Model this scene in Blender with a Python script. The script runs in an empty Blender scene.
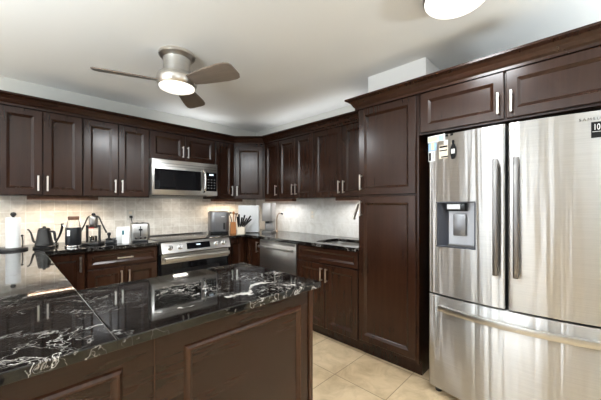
import bpy, bmesh, math, random
from mathutils import Vector, Matrix
random.seed(7)
R = math.radians
C = bpy.context.scene.collection
SC = bpy.context.scene

# ------------------------------------------------------------------ camera
cam_d = bpy.data.cameras.new('camera'); cam = bpy.data.objects.new('camera', cam_d); C.objects.link(cam)
cam_d.sensor_width = 36.0; cam_d.lens = 36.0 * 290 / 601; cam_d.shift_y = 5.0 / 601; cam_d.clip_start = 0.02
cam.location = (0, 0, 1.28); cam.rotation_euler = (R(90), 0, R(-45.5))
SC.camera = cam
# ------------------------------------------------------------------ world, exposure
w = bpy.data.worlds.new('world'); SC.world = w; w.use_nodes = True
w.node_tree.nodes['Background'].inputs[0].default_value = (.85, .92, 1, 1)
w.node_tree.nodes['Background'].inputs[1].default_value = 1.0
vs = SC.view_settings
vs.view_transform = 'Standard'; vs.look = 'None'; vs.gamma = 1.0; vs.use_curve_mapping = False
vs.exposure = 0.08
# ------------------------------------------------------------------ daylight at the living-room windows
def area(name, loc, rot, sx, sy, power, col):
    d = bpy.data.lights.new(name, 'AREA'); d.shape = 'RECTANGLE'; d.size = sx; d.size_y = sy
    d.energy = power; d.color = col
    o = bpy.data.objects.new(name, d); C.objects.link(o); o.location = loc; o.rotation_euler = rot
    return o
area('window_daylight', (-3.84, .15, 1.2), (R(100), 0, R(-90)), .9, 2.0, 11, (.93, .97, 1))      # west sliding door, three lights
area('window_daylight', (-3.84, 1.5, 1.2), (R(100), 0, R(-90)), .8, 2.0, 14, (.93, .97, 1))
area('window_daylight', (-3.84, 2.85, 1.2), (R(100), 0, R(-90)), 1.2, 2.0, 32, (.93, .97, 1))
area('window_daylight', (-1.2, -3.33, 1.35), (R(100), 0, 0), 3.0, 1.9, 10, (.93, .97, 1))          # rear window

# ------------------------------------------------------------------ materials
def mat(name, col, rough=.5, metal=0.0, spec=.5, coat=0.0, emit=None, es=0.0, ior=None, trans=0.0, aniso=0.0):
    m = bpy.data.materials.new(name); m.use_nodes = True
    b = m.node_tree.nodes['Principled BSDF']
    b.inputs['Base Color'].default_value = (*col, 1); b.inputs['Roughness'].default_value = rough
    b.inputs['Metallic'].default_value = metal; b.inputs['Specular IOR Level'].default_value = spec
    b.inputs['Coat Weight'].default_value = coat; b.inputs['Coat Roughness'].default_value = .05
    b.inputs['Transmission Weight'].default_value = trans
    b.inputs['Anisotropic'].default_value = aniso
    if ior: b.inputs['IOR'].default_value = ior
    if emit: b.inputs['Emission Color'].default_value = (*emit, 1); b.inputs['Emission Strength'].default_value = es
    return m
def nodes(m): return m.node_tree.nodes, m.node_tree.links, m.node_tree.nodes['Principled BSDF']
def ramp(N, pts):
    r = N.new('ShaderNodeValToRGB'); e = r.color_ramp.elements
    while len(e) < len(pts): e.new(.5)
    for k, (p, c) in enumerate(pts): e[k].position = p; e[k].color = (*c, 1)
    return r
def noise(N, scale, detail=4, rough=.55, dist=0.0):
    n = N.new('ShaderNodeTexNoise'); n.inputs['Scale'].default_value = scale; n.inputs['Detail'].default_value = detail
    n.inputs['Roughness'].default_value = rough; n.inputs['Distortion'].default_value = dist
    return n
def mapping(N, L, src, scale=(1, 1, 1), loc=(0, 0, 0), rot=(0, 0, 0)):
    p = N.new('ShaderNodeMapping'); p.inputs['Scale'].default_value = scale; p.inputs['Location'].default_value = loc
    p.inputs['Rotation'].default_value = rot
    L.new(src, p.inputs['Vector']); return p
def mix(N, L, fac, a, b, mode='MIX'):
    x = N.new('ShaderNodeMix'); x.data_type = 'RGBA'; x.blend_type = mode
    for s, v in ((x.inputs[0], fac), (x.inputs[6], a), (x.inputs[7], b)):
        if hasattr(v, 'links'): L.new(v, s)
        elif isinstance(v, (int, float)): s.default_value = v
        else: s.default_value = (*v, 1)
    return x.outputs[2]
def bump(N, L, b, h, strength=.2, dist=.002):
    q = N.new('ShaderNodeBump'); q.inputs['Strength'].default_value = strength; q.inputs['Distance'].default_value = dist
    L.new(h, q.inputs['Height']); L.new(q.outputs[0], b.inputs['Normal'])

def wood_mat(name, c0, c1, rough, vertical=True, spec=.36):
    m = mat(name, c0, rough, spec=spec); N, L, b = nodes(m)
    t = N.new('ShaderNodeTexCoord')
    p = mapping(N, L, t.outputs['Object'], (22, 22, 1.3) if vertical else (1.3, 22, 22))
    n = noise(N, 1.6, 6, .65, .6); L.new(p.outputs[0], n.inputs['Vector'])
    g = noise(N, 2.2, 3, .5); L.new(t.outputs['Object'], g.inputs['Vector'])
    r = ramp(N, [(.3, c0), (.72, c1)]); L.new(n.outputs[0], r.inputs[0])
    r2 = ramp(N, [(.3, (.75, .72, .7)), (.7, (1.15, 1.12, 1.1))]); L.new(g.outputs[0], r2.inputs[0])
    L.new(mix(N, L, 1.0, r.outputs[0], r2.outputs[0], 'MULTIPLY'), b.inputs['Base Color'])
    return m
WOOD = wood_mat('espresso_wood', (.022, .0076, .0034), (.031, .0116, .0056), .26)
WOODH = wood_mat('espresso_wood_horizontal', (.022, .0076, .0034), (.031, .0116, .0056), .26, False)
MOLDW = wood_mat('paler_espresso_molding', (.030, .011, .005), (.062, .024, .012), .22)  # paler, more varied brown than the cabinet wood, for molding and strips
TOE = mat('toe_kick_brown', (.02, .010, .007), .5)
OAK = wood_mat('honey_wood', (.36, .13, .035), (.55, .24, .08), .45)
BROWNLID = wood_mat('walnut_lid', (.10, .045, .025), (.16, .08, .045), .45)

def granite():
    m = mat('black_granite', (.01, .01, .01), .04, spec=.5); N, L, b = nodes(m)
    g = N.new('ShaderNodeNewGeometry')
    w1 = noise(N, 2.1, 5, .55); L.new(g.outputs['Position'], w1.inputs['Vector'])
    sub = N.new('ShaderNodeVectorMath'); sub.operation = 'SUBTRACT'; L.new(w1.outputs['Color'], sub.inputs[0]); sub.inputs[1].default_value = (.5, .5, .5)
    sc = N.new('ShaderNodeVectorMath'); sc.operation = 'SCALE'; sc.inputs['Scale'].default_value = .55; L.new(sub.outputs[0], sc.inputs[0])
    ad = N.new('ShaderNodeVectorMath'); ad.operation = 'ADD'; L.new(g.outputs['Position'], ad.inputs[0]); L.new(sc.outputs[0], ad.inputs[1])
    mp = mapping(N, L, ad.outputs[0], (1.2, 1.9, 1.0), rot=(0, 0, R(25)))
    def ridge(scale, width, det=5):
        n = noise(N, scale, det, .55, .8); L.new(mp.outputs[0], n.inputs['Vector'])
        a = N.new('ShaderNodeMath'); a.operation = 'SUBTRACT'; a.inputs[1].default_value = .5; L.new(n.outputs[0], a.inputs[0])
        c = N.new('ShaderNodeMath'); c.operation = 'ABSOLUTE'; L.new(a.outputs[0], c.inputs[0])
        r = ramp(N, [(0, (1, 1, 1)), (width, (0, 0, 0))]); L.new(c.outputs[0], r.inputs[0]); return r.outputs[0]
    mk = noise(N, 2.3, 3, .6); L.new(mp.outputs[0], mk.inputs['Vector'])
    mr = ramp(N, [(.46, (0, 0, 0)), (.60, (1, 1, 1))]); L.new(mk.outputs[0], mr.inputs[0])
    v1 = ridge(3.4, .0065); v2 = ridge(9.5, .012)
    cloud = noise(N, 5.5, 7, .7, 1.2); L.new(mp.outputs[0], cloud.inputs['Vector'])
    cr = ramp(N, [(.42, (.004, .0034, .003)), (.58, (.010, .0085, .0075)), (.72, (.032, .027, .023))]); L.new(cloud.outputs[0], cr.inputs[0])
    c = mix(N, L, 1.0, v2, mr.outputs[0], 'MULTIPLY')
    col = mix(N, L, c, cr.outputs[0], (.34, .31, .285))
    v1m = mix(N, L, 1.0, v1, mr.outputs[0], 'MULTIPLY')
    col = mix(N, L, v1m, col, (.62, .58, .54))
    bl = noise(N, 2.6, 6, .62, .7); mp2 = mapping(N, L, ad.outputs[0], (1, 1.6, 1), (4.3, 2.1, 0)); L.new(mp2.outputs[0], bl.inputs['Vector'])
    br = ramp(N, [(.66, (0, 0, 0)), (.685, (1, 1, 1))]); L.new(bl.outputs[0], br.inputs[0])
    col = mix(N, L, br.outputs[0], col, (.50, .46, .42))
    L.new(col, b.inputs['Base Color'])
    return m
GRANITE = granite()

def tile_mat(name, axis, size, mortar, c1, c2, cm, rough, off, nscale=9, contrast=.18):
    m = mat(name, c1, rough); N, L, b = nodes(m)
    g = N.new('ShaderNodeNewGeometry'); s = N.new('ShaderNodeSeparateXYZ'); L.new(g.outputs['Position'], s.inputs[0])
    cb = N.new('ShaderNodeCombineXYZ'); L.new(s.outputs[axis[0]], cb.inputs[0]); L.new(s.outputs[axis[1]], cb.inputs[1])
    p = mapping(N, L, cb.outputs[0], loc=(-off[0] + size[0] * 40, -off[1] + size[1] * 40, 0))
    t = N.new('ShaderNodeTexBrick'); t.offset = 0; t.squash = 1; L.new(p.outputs[0], t.inputs['Vector'])
    t.inputs['Scale'].default_value = 1; t.inputs['Brick Width'].default_value = size[0]; t.inputs['Row Height'].default_value = size[1]
    t.inputs['Mortar Size'].default_value = mortar; t.inputs['Mortar Smooth'].default_value = .3; t.inputs['Bias'].default_value = 0
    t.inputs['Color1'].default_value = (*c1, 1); t.inputs['Color2'].default_value = (*c2, 1); t.inputs['Mortar'].default_value = (*cm, 1)
    n = noise(N, nscale, 7, .62, 1.0); L.new(g.outputs['Position'], n.inputs['Vector'])
    r = ramp(N, [(.32, (1 - contrast * 1.3, 1 - contrast * 1.45, 1 - contrast * 1.7)), (.62, (1 + contrast * .3,) * 3)]); L.new(n.outputs[0], r.inputs[0])
    L.new(mix(N, L, 1.0, t.outputs[0], r.outputs[0], 'MULTIPLY'), b.inputs['Base Color'])
    inv = N.new('ShaderNodeMath'); inv.operation = 'SUBTRACT'; inv.inputs[0].default_value = 1; L.new(t.outputs['Fac'], inv.inputs[1])
    bump(N, L, b, inv.outputs[0], .35, .002)
    return m
FLOOR = tile_mat('travertine_floor_tile', (0, 1), (.417, .417), .0035, (.60, .45, .28), (.66, .51, .33), (.30, .21, .13), .28, (1.746, .935), 5, .22)
SPLASH_B = tile_mat('tumbled_stone_tile', (0, 2), (.1005, .1005), .004, (.68, .63, .56), (.80, .755, .69), (.85, .82, .76), .35, (.03, .914), 14, .13)
SPLASH_R = tile_mat('pale_marble_tile', (1, 2), (.2, .1505), .0025, (.66, .645, .61), (.71, .695, .66), (.76, .75, .72), .3, (.1, .914), 12, .12)

def paint(name, col, rough=.7):
    m = mat(name, col, rough, spec=.3); N, L, b = nodes(m)
    t = N.new('ShaderNodeNewGeometry'); n = noise(N, 90, 2, .5); L.new(t.outputs['Position'], n.inputs['Vector']); bump(N, L, b, n.outputs[0], .05, .001)
    return m
CEIL = paint('ceiling_paint', (.83, .828, .815)); WALL = paint('wall_paint', (.56, .555, .52)); WALL2 = paint('living_room_paint', (.42, .34, .27))

def steel(name, col, rough, aniso=.7, rot=.0, streak=(1.2, 1.2, 160), wave=0):
    m = mat(name, col, rough, 1.0, aniso=aniso); N, L, b = nodes(m)
    tg = N.new('ShaderNodeTangent'); tg.direction_type = 'RADIAL'; tg.axis = 'Z'; L.new(tg.outputs[0], b.inputs['Tangent'])
    b.inputs['Anisotropic Rotation'].default_value = rot
    t = N.new('ShaderNodeTexCoord'); p = mapping(N, L, t.outputs['Object'], streak)
    n = noise(N, 4, 3, .5); L.new(p.outputs[0], n.inputs['Vector'])
    r = ramp(N, [(.3, tuple(x * .9 for x in col)), (.7, tuple(min(1, x * 1.06) for x in col))]); L.new(n.outputs[0], r.inputs[0])
    L.new(r.outputs[0], b.inputs['Base Color'])
    if wave:                                     # slight waviness of the sheet, running up the door
        q = mapping(N, L, t.outputs['Object'], (0, 6, .22)); n2 = noise(N, 1.0, 3, .55, .3); L.new(q.outputs[0], n2.inputs['Vector'])
        bump(N, L, b, n2.outputs[0], wave, .02)
    return m
STEEL = steel('brushed_steel', (.60, .585, .56), .30, .35)
STEELD = steel('brushed_steel_dark', (.40, .385, .37), .3)
FRIDGE = steel('fridge_steel', (.52, .51, .50), .34, 1.0, .25, wave=.9)
NICKEL = mat('satin_nickel', (.66, .62, .57), .28, 1.0)
CHROME = mat('chrome', (.75, .74, .72), .12, 1.0)
SATIN = mat('satin_steel', (.50, .49, .475), .36, 1.0)
DGREY = mat('dark_grey_metal', (.12, .115, .11), .35, .8)
HANDLE_F = mat('fridge_handle_metal', (.20, .19, .185), .32, 1.0)
BLACK = mat('black_plastic', (.008, .008, .009), .32, spec=.35)
BGLASS = mat('black_glass', (.005, .005, .006), .06, spec=.35)
MESHB = mat('dark_window_mesh', (.008, .008, .009), .12, spec=.3)
COOKTOP = mat('cooktop_glass', (.012, .011, .011), .12, spec=.6)
MATTEB = mat('charcoal_enamel', (.020, .018, .017), .38, spec=.4)
WHITEP = mat('white_plastic', (.78, .79, .80), .35)
PAPER = mat('white_paper', (.86, .86, .85), .85)
CREAM = mat('cream_ceramic', (.72, .64, .52), .4)
GREYP = mat('grey_metallic_plastic', (.21, .21, .22), .33, .7)
SILVERP = mat('silver_plastic', (.55, .55, .55), .35, .6)
DISP = mat('dispenser_grey', (.46, .47, .50), .35, .3)
DISPD = mat('dispenser_side', (.045, .047, .06), .35)
GLOW = mat('lamp_glass', (.95, .93, .88), .3, emit=(1, .95, .86), es=1.7)
GLOWF = mat('fan_lamp_glass', (.95, .93, .88), .3, emit=(1, .95, .84), es=1.05)
STRIP = mat('strip_diffuser', (.9, .88, .8), .4, emit=(1, .90, .74), es=4)
STRIPR = mat('strip_diffuser_neutral', (.9, .88, .84), .4, emit=(1, .95, .87), es=4)
FILL_DIFF = mat('fill_strip_diffuser', (.9, .88, .84), .4, emit=(1, .97, .92), es=1.0)  # glowing face of the strips added above the cabinets
GLASS = mat('clear_glass', (.95, .95, .95), .03, trans=1.0, ior=1.2)
LCD = mat('lit_clock_display', (.02, .02, .02), .3, emit=(.75, .9, 1), es=1.6)
BLADE = wood_mat('fan_blade_grey_brown', (.17, .138, .112), (.23, .19, .155), .35, False)
COPPER = mat('brushed_bronze', (.40, .29, .21), .3, 1.0)
TEAL = mat('teal_print', (.03, .16, .20), .6)
BLUEP = mat('pale_blue_print', (.35, .55, .80), .6)
INK = mat('black_ink', (.010, .010, .010), .6, spec=.15)
YEL = mat('cream_print', (.78, .66, .44), .6)
LGREY = mat('light_grey_print', (.55, .55, .54), .6)
RUBBER = mat('black_rubber', (.012, .012, .012), .7)
MACH = mat('machine_grey', (.33, .315, .30), .38, .5)
BTN = mat('dim_button_print', (.16, .16, .16), .5)
LOGO = mat('logo_grey', (.16, .155, .15), .35, .8)
PLATE = mat('ivory_plate', (.62, .59, .53), .4)
TRIMW = mat('white_trim', (.8, .79, .77), .45)

# ------------------------------------------------------------------ mesh helpers
class MB:
    def __init__(self): self.bm = bmesh.new()
    def box(self, x0, x1, y0, y1, z0, z1, bev=0, seg=2, M=None):
        t = bmesh.new(); bmesh.ops.create_cube(t, size=1)
        for v in t.verts: v.co = Vector(((x0 + x1) / 2 + v.co.x * (x1 - x0), (y0 + y1) / 2 + v.co.y * (y1 - y0), (z0 + z1) / 2 + v.co.z * (z1 - z0)))
        if bev: bmesh.ops.bevel(t, geom=t.edges[:], offset=bev, segments=seg, profile=.5, affect='EDGES')
        return self._add(t, M)
    def rbox(self, x0, x1, y0, y1, z0, z1, rv, seg=5, M=None, small=.004):
        """box with big vertical-edge rounding and small top and bottom edge rounding"""
        t = bmesh.new(); bmesh.ops.create_cube(t, size=1)
        for v in t.verts: v.co = Vector(((x0 + x1) / 2 + v.co.x * (x1 - x0), (y0 + y1) / 2 + v.co.y * (y1 - y0), (z0 + z1) / 2 + v.co.z * (z1 - z0)))
        bmesh.ops.bevel(t, geom=[e for e in t.edges if abs(e.verts[0].co.z - e.verts[1].co.z) > 1e-5], offset=rv, segments=seg, profile=.5, affect='EDGES')
        if small: bmesh.ops.bevel(t, geom=[e for e in t.edges if abs(e.verts[0].co.z - e.verts[1].co.z) < 1e-5], offset=small, segments=2, profile=.5, affect='EDGES')
        return self._add(t, M)
    def _add(self, t, M=None):
        if M is not None: t.transform(M)
        me = bpy.data.meshes.new('tmp'); t.to_mesh(me); t.free(); self.bm.from_mesh(me); bpy.data.meshes.remove(me); return self
    def prism(self, pts, z0, z1, bev=0):
        t = bmesh.new()
        a = [t.verts.new((x, y, z0)) for x, y in pts]; b = [t.verts.new((x, y, z1)) for x, y in pts]
        n = len(pts); t.faces.new(a[::-1]); t.faces.new(b)
        for k in range(n): t.faces.new((a[k], a[(k + 1) % n], b[(k + 1) % n], b[k]))
        bmesh.ops.recalc_face_normals(t, faces=t.faces[:])
        if bev: bmesh.ops.bevel(t, geom=[e for e in t.edges if abs(e.verts[0].co.z - e.verts[1].co.z) < 1e-5], offset=bev, segments=2, profile=.5, affect='EDGES')
        return self._add(t)
    def lathe(self, prof, cx=0, cy=0, n=40, M=None):
        t = bmesh.new(); rings = []
        for r, z in prof:
            if r < 1e-6: rings.append([t.verts.new((cx, cy, z))])
            else: rings.append([t.verts.new((cx + r * math.cos(2 * math.pi * k / n), cy + r * math.sin(2 * math.pi * k / n), z)) for k in range(n)])
        for A, B in zip(rings, rings[1:]):
            for k in range(n):
                a0, a1, b0, b1 = A[k % len(A)], A[(k + 1) % len(A)], B[k % len(B)], B[(k + 1) % len(B)]
                vs_ = []
                for v in (a0, a1, b1, b0):
                    if v not in vs_: vs_.append(v)
                if len(vs_) > 2: t.faces.new(vs_)
        bmesh.ops.recalc_face_normals(t, faces=t.faces[:])
        return self._add(t, M)
    def tube(self, pts, r, n=12, smooth=True, M=None):
        P = [Vector(p) for p in pts]
        if smooth and len(P) > 2:                       # Catmull-Rom
            Q = []
            for i in range(len(P) - 1):
                p0, p1, p2, p3 = P[max(i - 1, 0)], P[i], P[i + 1], P[min(i + 2, len(P) - 1)]
                for s in range(6):
                    u = s / 6
                    Q.append(.5 * ((2 * p1) + (p2 - p0) * u + (2 * p0 - 5 * p1 + 4 * p2 - p3) * u * u + (3 * p1 - p0 - 3 * p2 + p3) * u ** 3))
            Q.append(P[-1]); 
        else: Q = P
        m = len(Q); rad = r if isinstance(r, (list, tuple)) else [r, r]
        t = bmesh.new(); rings = []; up = None
        for i, p in enumerate(Q):
            d = (Q[min(i + 1, m - 1)] - Q[max(i - 1, 0)]).normalized()
            if up is None: up = d.orthogonal().normalized()
            up = (up - d * up.dot(d)).normalized(); s = d.cross(up)
            f = i / (m - 1) * (len(rad) - 1); j = min(int(f), len(rad) - 2); rr = rad[j] + (rad[j + 1] - rad[j]) * (f - j)
            rings.append([t.verts.new(p + (up * math.cos(2 * math.pi * k / n) + s * math.sin(2 * math.pi * k / n)) * rr) for k in range(n)])
        for A, B in zip(rings, rings[1:]):
            for k in range(n): t.faces.new((A[k], A[(k + 1) % n], B[(k + 1) % n], B[k]))
        t.faces.new(rings[0][::-1]); t.faces.new(rings[-1])
        bmesh.ops.recalc_face_normals(t, faces=t.faces[:])
        return self._add(t, M)
    def sweep(self, path, prof):
        """mitred sweep of profile (out, z) along a 2-D path; out is to the left of travel"""
        P = [Vector(p) for p in path]; offs = []
        for i in range(len(P)):
            d0 = (P[i] - P[i - 1]).normalized() if i else None; d1 = (P[i + 1] - P[i]).normalized() if i < len(P) - 1 else None
            n0 = Vector((-d0.y, d0.x)) if d0 else None; n1 = Vector((-d1.y, d1.x)) if d1 else None
            if n0 and n1:
                b = (n0 + n1).normalized(); offs.append(b / b.dot(n0))
            else: offs.append(n0 or n1)
        t = bmesh.new(); rings = [[t.verts.new((p.x + o.x * a, p.y + o.y * a, z)) for a, z in prof] for p, o in zip(P, offs)]
        n = len(prof)
        for A, B in zip(rings, rings[1:]):
            for k in range(n): t.faces.new((A[k], A[(k + 1) % n], B[(k + 1) % n], B[k]))
        t.faces.new(rings[0]); t.faces.new(rings[-1][::-1])
        bmesh.ops.recalc_face_normals(t, faces=t.faces[:])
        return self._add(t)
    def quads(self, V, F):
        t = bmesh.new(); vv = [t.verts.new(v) for v in V]
        for f in F: t.faces.new([vv[i] for i in f])
        return self._add(t)
    def build(self, name, m, parent=None, smooth=False, loc=None, rot=None, tf=None):
        if tf is not None: self.bm.transform(tf)
        me = bpy.data.meshes.new(name); self.bm.to_mesh(me); self.bm.free(); me.materials.append(m)
        if smooth:
            for p in me.polygons: p.use_smooth = True
            try: me.set_sharp_from_angle(angle=R(35))
            except Exception: pass
        o = bpy.data.objects.new(name, me); C.objects.link(o)
        if parent is not None: o.parent = parent
        if loc is not None: o.location = loc
        if rot is not None: o.rotation_euler = (0, 0, rot)
        return o
def tag(o, label, cat, group=None):
    o['label'] = label; o['category'] = cat
    if group: o['group'] = group
    return o
def struct(o): o['kind'] = 'structure'; return o
def thing(name, label, cat, loc, rotz=0, group=None):
    o = bpy.data.objects.new(name, None); C.objects.link(o); o.location = loc; o.rotation_euler = (0, 0, rotz); o.empty_display_size = .05
    return tag(o, label, cat, group)
def text_mesh(s, size, m, parent, name, loc, rot, depth=.0006, align='LEFT', sx=1.0, sp=1.0):
    cu = bpy.data.curves.new('txt', 'FONT'); cu.body = s; cu.size = size; cu.extrude = depth; cu.align_x = align; cu.space_character = sp
    to = bpy.data.objects.new('txt', cu); C.objects.link(to)
    dg = bpy.context.evaluated_depsgraph_get(); me = bpy.data.meshes.new_from_object(to.evaluated_get(dg))
    bpy.data.objects.remove(to); bpy.data.curves.remove(cu)
    me.materials.clear(); me.materials.append(m)
    o = bpy.data.objects.new(name, me); C.objects.link(o); o.parent = parent; o.location = loc; o.rotation_euler = rot; o.scale = (sx, 1, 1)
    return o

# ------------------------------------------------------------------ the room
XR, YB, HC, XL = 2.74, 3.66, 2.41, -.45           # right wall, back wall, ceiling, kitchen's left wall
XW, YS = -3.9, -3.4                               # living room beyond the peninsula
T = .1
struct(MB().box(XW - T, XR + T, YS - T, YB + T, -T, 0).build('floor', FLOOR))
struct(MB().box(XW - T, XR + T, YS - T, YB + T, HC, HC + T).build('ceiling', CEIL))
struct(MB().box(XL - T, XR + T, YB, YB + T, 0, HC).build('wall_back', WALL))
struct(MB().box(XR, XR + T, YS, YB, 0, HC).build('wall_right', WALL))
struct(MB().box(XL - T, XL, .93, YB, 0, .883).build('wall_left', WALL))
struct(MB().box(XW, XL - T, YB, YB + T, 0, HC).build('wall_back_living', WALL2))
# living-room walls with openings for the daylight
b = MB(); y0, y1 = -.6, 3.55
b.box(XW - T, XW, YS, y0, 0, HC).box(XW - T, XW, y1, YB, 0, HC).box(XW - T, XW, y0, y1, 2.3, HC)
struct(b.build('wall_west', WALL2))
b = MB(); b.box(XW, XR, YS - T, YS, 0, .4).box(XW, XR, YS - T, YS, 2.3, HC).box(XW, -2.7, YS - T, YS, .4, 2.3).box(.3, XR, YS - T, YS, .4, 2.3)
struct(b.build('wall_rear', WALL2))
b = MB()
for y in (y0, .62, 1.02, 1.93, 2.18, y1 - .07): b.box(XW, XW + .09, y, y + .07, 0, 2.3)
struct(b.build('door_1', TRIMW))
b = MB().box(-2.7, .3, YS - .09, YS - .05, .4, .45).box(-1.23, -1.17, YS + .075, YS + .11, .4, 2.3).box(-2.7, .3, YS + .075, YS + .11, .36, .4)
struct(b.build('window_1', TRIMW))
# box-out above the tall cabinet
struct(MB().box(2.25, XR, .87, 1.372, 2.185, HC).build('trim_1', CEIL))
# backsplashes
struct(MB().box(XL, XR - .006, YB - .006, YB, .915, 1.358).build('trim_2', SPLASH_B))
struct(MB().box(XR - .006, XR, 1.386, YB - .006, .915, 1.358).build('trim_3', SPLASH_R))

# ------------------------------------------------------------------ cabinets
def door_mesh(w_, h_, fr=.058, th=.02):
    """framed door: x 0..w, z 0..h, front at y=-th, panel recessed behind a stepped moulding"""
    t = MB(); x = [(0, 0), (.004, .004), (fr - .004, fr - .004), (fr, fr), (fr + .012, fr + .012), (fr + .015, fr + .015)]
    ys = [-th + .004, -th, -th, -th + .003, -th + .010, -th + .0125]
    V = []; F = []
    V += [(0, 0, 0), (w_, 0, 0), (w_, 0, h_), (0, 0, h_)]
    for (i, j), y in zip(x, ys): V += [(i, y, j), (w_ - i, y, j), (w_ - i, y, h_ - j), (i, y, h_ - j)]
    for k in range(len(x)):
        a = 4 * k; c = a + 4
        for q in range(4): F.append((a + q, a + (q + 1) % 4, c + (q + 1) % 4, c + q))
    a = 4 * len(x); F.append((a, a + 1, a + 2, a + 3)); F.append((3, 2, 1, 0))
    t.quads(V, F); bmesh.ops.recalc_face_normals(t.bm, faces=t.bm.faces[:])
    return t
def pull(length, vertical=True):
    b = MB(); l = length / 2
    if vertical:
        b.box(-.006, .006, -.032, -.024, -l, l, .002, 1)
        for s in (-1, 1): b.box(-.005, .005, -.025, 0, s * (l - .012) - .005, s * (l - .012) + .005)
    else:
        b.box(-l, l, -.032, -.024, -.006, .006, .002, 1)
        for s in (-1, 1): b.box(s * (l - .012) - .005, s * (l - .012) + .005, -.025, 0, -.005, .005)
    return b
PULLS = {}
def cabinet(name, label, cat, loc, rotz, w_, d, z0, z1, fronts, toe=False, group=None, body=None, deep=.02, end_panel=None):
    """local frame: x along the front from its left end, front face at y=0, body back to y=d"""
    o = thing(name, label, cat, (loc[0], loc[1], 0), rotz, group)
    bm_ = MB()
    if body: body(bm_)
    elif toe: bm_.box(.001, w_ - .001, 0, d, .105, z1).box(.001, w_ - .001, .06, d, 0, .105)
    else: bm_.box(.001, w_ - .001, 0, d, z0, z1)
    bm_.build('body', WOOD, o)
    for kind, x0, x1, a0, a1, hx, hz in fronts:
        g = .0015; fw = .058 if (a1 - a0) > .2 else .038
        dm = door_mesh(x1 - x0 - 2 * g, a1 - a0 - 2 * g, fw).build('drawer_front' if kind == 'drawer' else 'panel' if kind == 'panel' else 'door', WOODH if kind in ('drawer',) else WOOD, o, loc=(x0 + g, 0, a0 + g))
        if hx is not None:
            vert = kind != 'drawer'
            p = pull(.13, vert).build('handle', NICKEL, dm, loc=(hx - x0 - g, -.02, hz - a0 - g))
    return o
UZ0, UZ1 = 1.36, 2.125
D0, D1 = 1.363, 2.088
HZ = 1.36 + .105
YF, XF = 3.35, 2.43      # carcass fronts of wall cabinets (doors stand 20 mm proud)
gU = None
def upper_back(x0, x1, label, doors, z0=UZ0, d0=D0):
    w_ = x1 - x0
    return cabinet('wall_cabinet', label, 'cabinet', (x0, YF), 0, w_, YB - YF - .001, z0, UZ1, [('door', a - x0, c - x0, d0, D1, None if h is None else h - x0, hz) for a, c, h, hz in doors])
upper_back(-.054, .505, 'dark wood double-door wall cabinet above the black kettle, leftmost in the photo', [(-.05, .226, .226 - .03, HZ), (.226, .502, .226 + .03, HZ)])
upper_back(.506, 1.083, 'dark wood double-door wall cabinet between the leftmost one and the microwave', [(.509, .793, .763, HZ), (.793, 1.08, .823, HZ)])
upper_back(1.084, 1.856, 'short dark wood double-door wall cabinet directly above the microwave', [(1.088, 1.469, 1.439, 1.89), (1.469, 1.853, 1.499, 1.89)], 1.78, 1.784)
upper_back(1.857, 2.122, 'narrow single-door wall cabinet right of the microwave', [(1.86, 2.12, 2.09, HZ)])
# diagonal corner wall cabinet
A = Vector((2.13, 3.33)); B = Vector((2.41, 3.05)); dlen = (B - A).length; ud = (B - A) / dlen; nd = Vector((ud.y, -ud.x))   # nd points to the room
nd = Vector((-.7071, -.7071)); org = A - nd * .02
def diag_body(m_):
    wp = [(2.131, 3.335), (2.131, 3.655), (2.735, 3.655), (2.735, 3.055), (2.415, 3.055)]
    wp = [(2.128, 3.366), (2.128, 3.655), (2.735, 3.655), (2.735, 3.048), (2.446, 3.048)]
    ang = R(45); pts = []
    for x, y in wp:
        dx, dy = x - org.x, y - org.y
        pts.append((dx * math.cos(ang) - dy * math.sin(ang), dx * math.sin(ang) + dy * math.cos(ang)))
    m_.prism(pts, UZ0, UZ1)
cabinet('corner_wall_cabinet', 'diagonal single-door wall cabinet across the back corner of the room', 'cabinet', org, R(-45), dlen, .3, UZ0, UZ1,
        [('door', .012, dlen - .012, D0, D1 - .03, .045, HZ)], body=diag_body)
def upper_right(ya, yb, label, doors):     # ya > yb
    return cabinet('wall_cabinet', label, 'cabinet', (XF, ya), R(-90), ya - yb, XR - XF - .001, UZ0, UZ1, [('door', ya - a, ya - c, D0, D1, ya - h, HZ) for a, c, h in doors])
upper_right(3.046, 2.762, 'narrow single-door wall cabinet right of the diagonal corner cabinet', [(3.04, 2.765, 2.795)])
upper_right(2.761, 2.167, 'double-door wall cabinet above the dishwasher', [(2.758, 2.463, 2.493), (2.463, 2.17, 2.433)])
upper_right(2.166, 1.387, 'wide double-door wall cabinet above the sink, next to the tall pantry', [(2.163, 1.776, 1.806), (1.776, 1.39, 1.746)])
# tall pantry
PX = 2.13
cabinet('pantry_cabinet', 'tall dark wood pantry cabinet with two stacked doors beside the refrigerator', 'cabinet', (PX, 1.385), R(-90), .513, XR - PX - .001, 0, UZ1,
        [('door', .004, .496, .135, 1.352, .034, 1.352 - .10), ('door', .004, .496, 1.362, D1, .034, 1.47)], toe=True)
cabinet('refrigerator_cabinet', 'wide dark wood double-door cabinet above the refrigerator', 'cabinet', (PX, .870), R(-90), 1.05, XR - PX - .001, 1.79, UZ1,
        [('door', .012, .52, 1.80, D1, .49, 1.895), ('door', .526, 1.035, 1.80, D1, .556, 1.895)])
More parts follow.
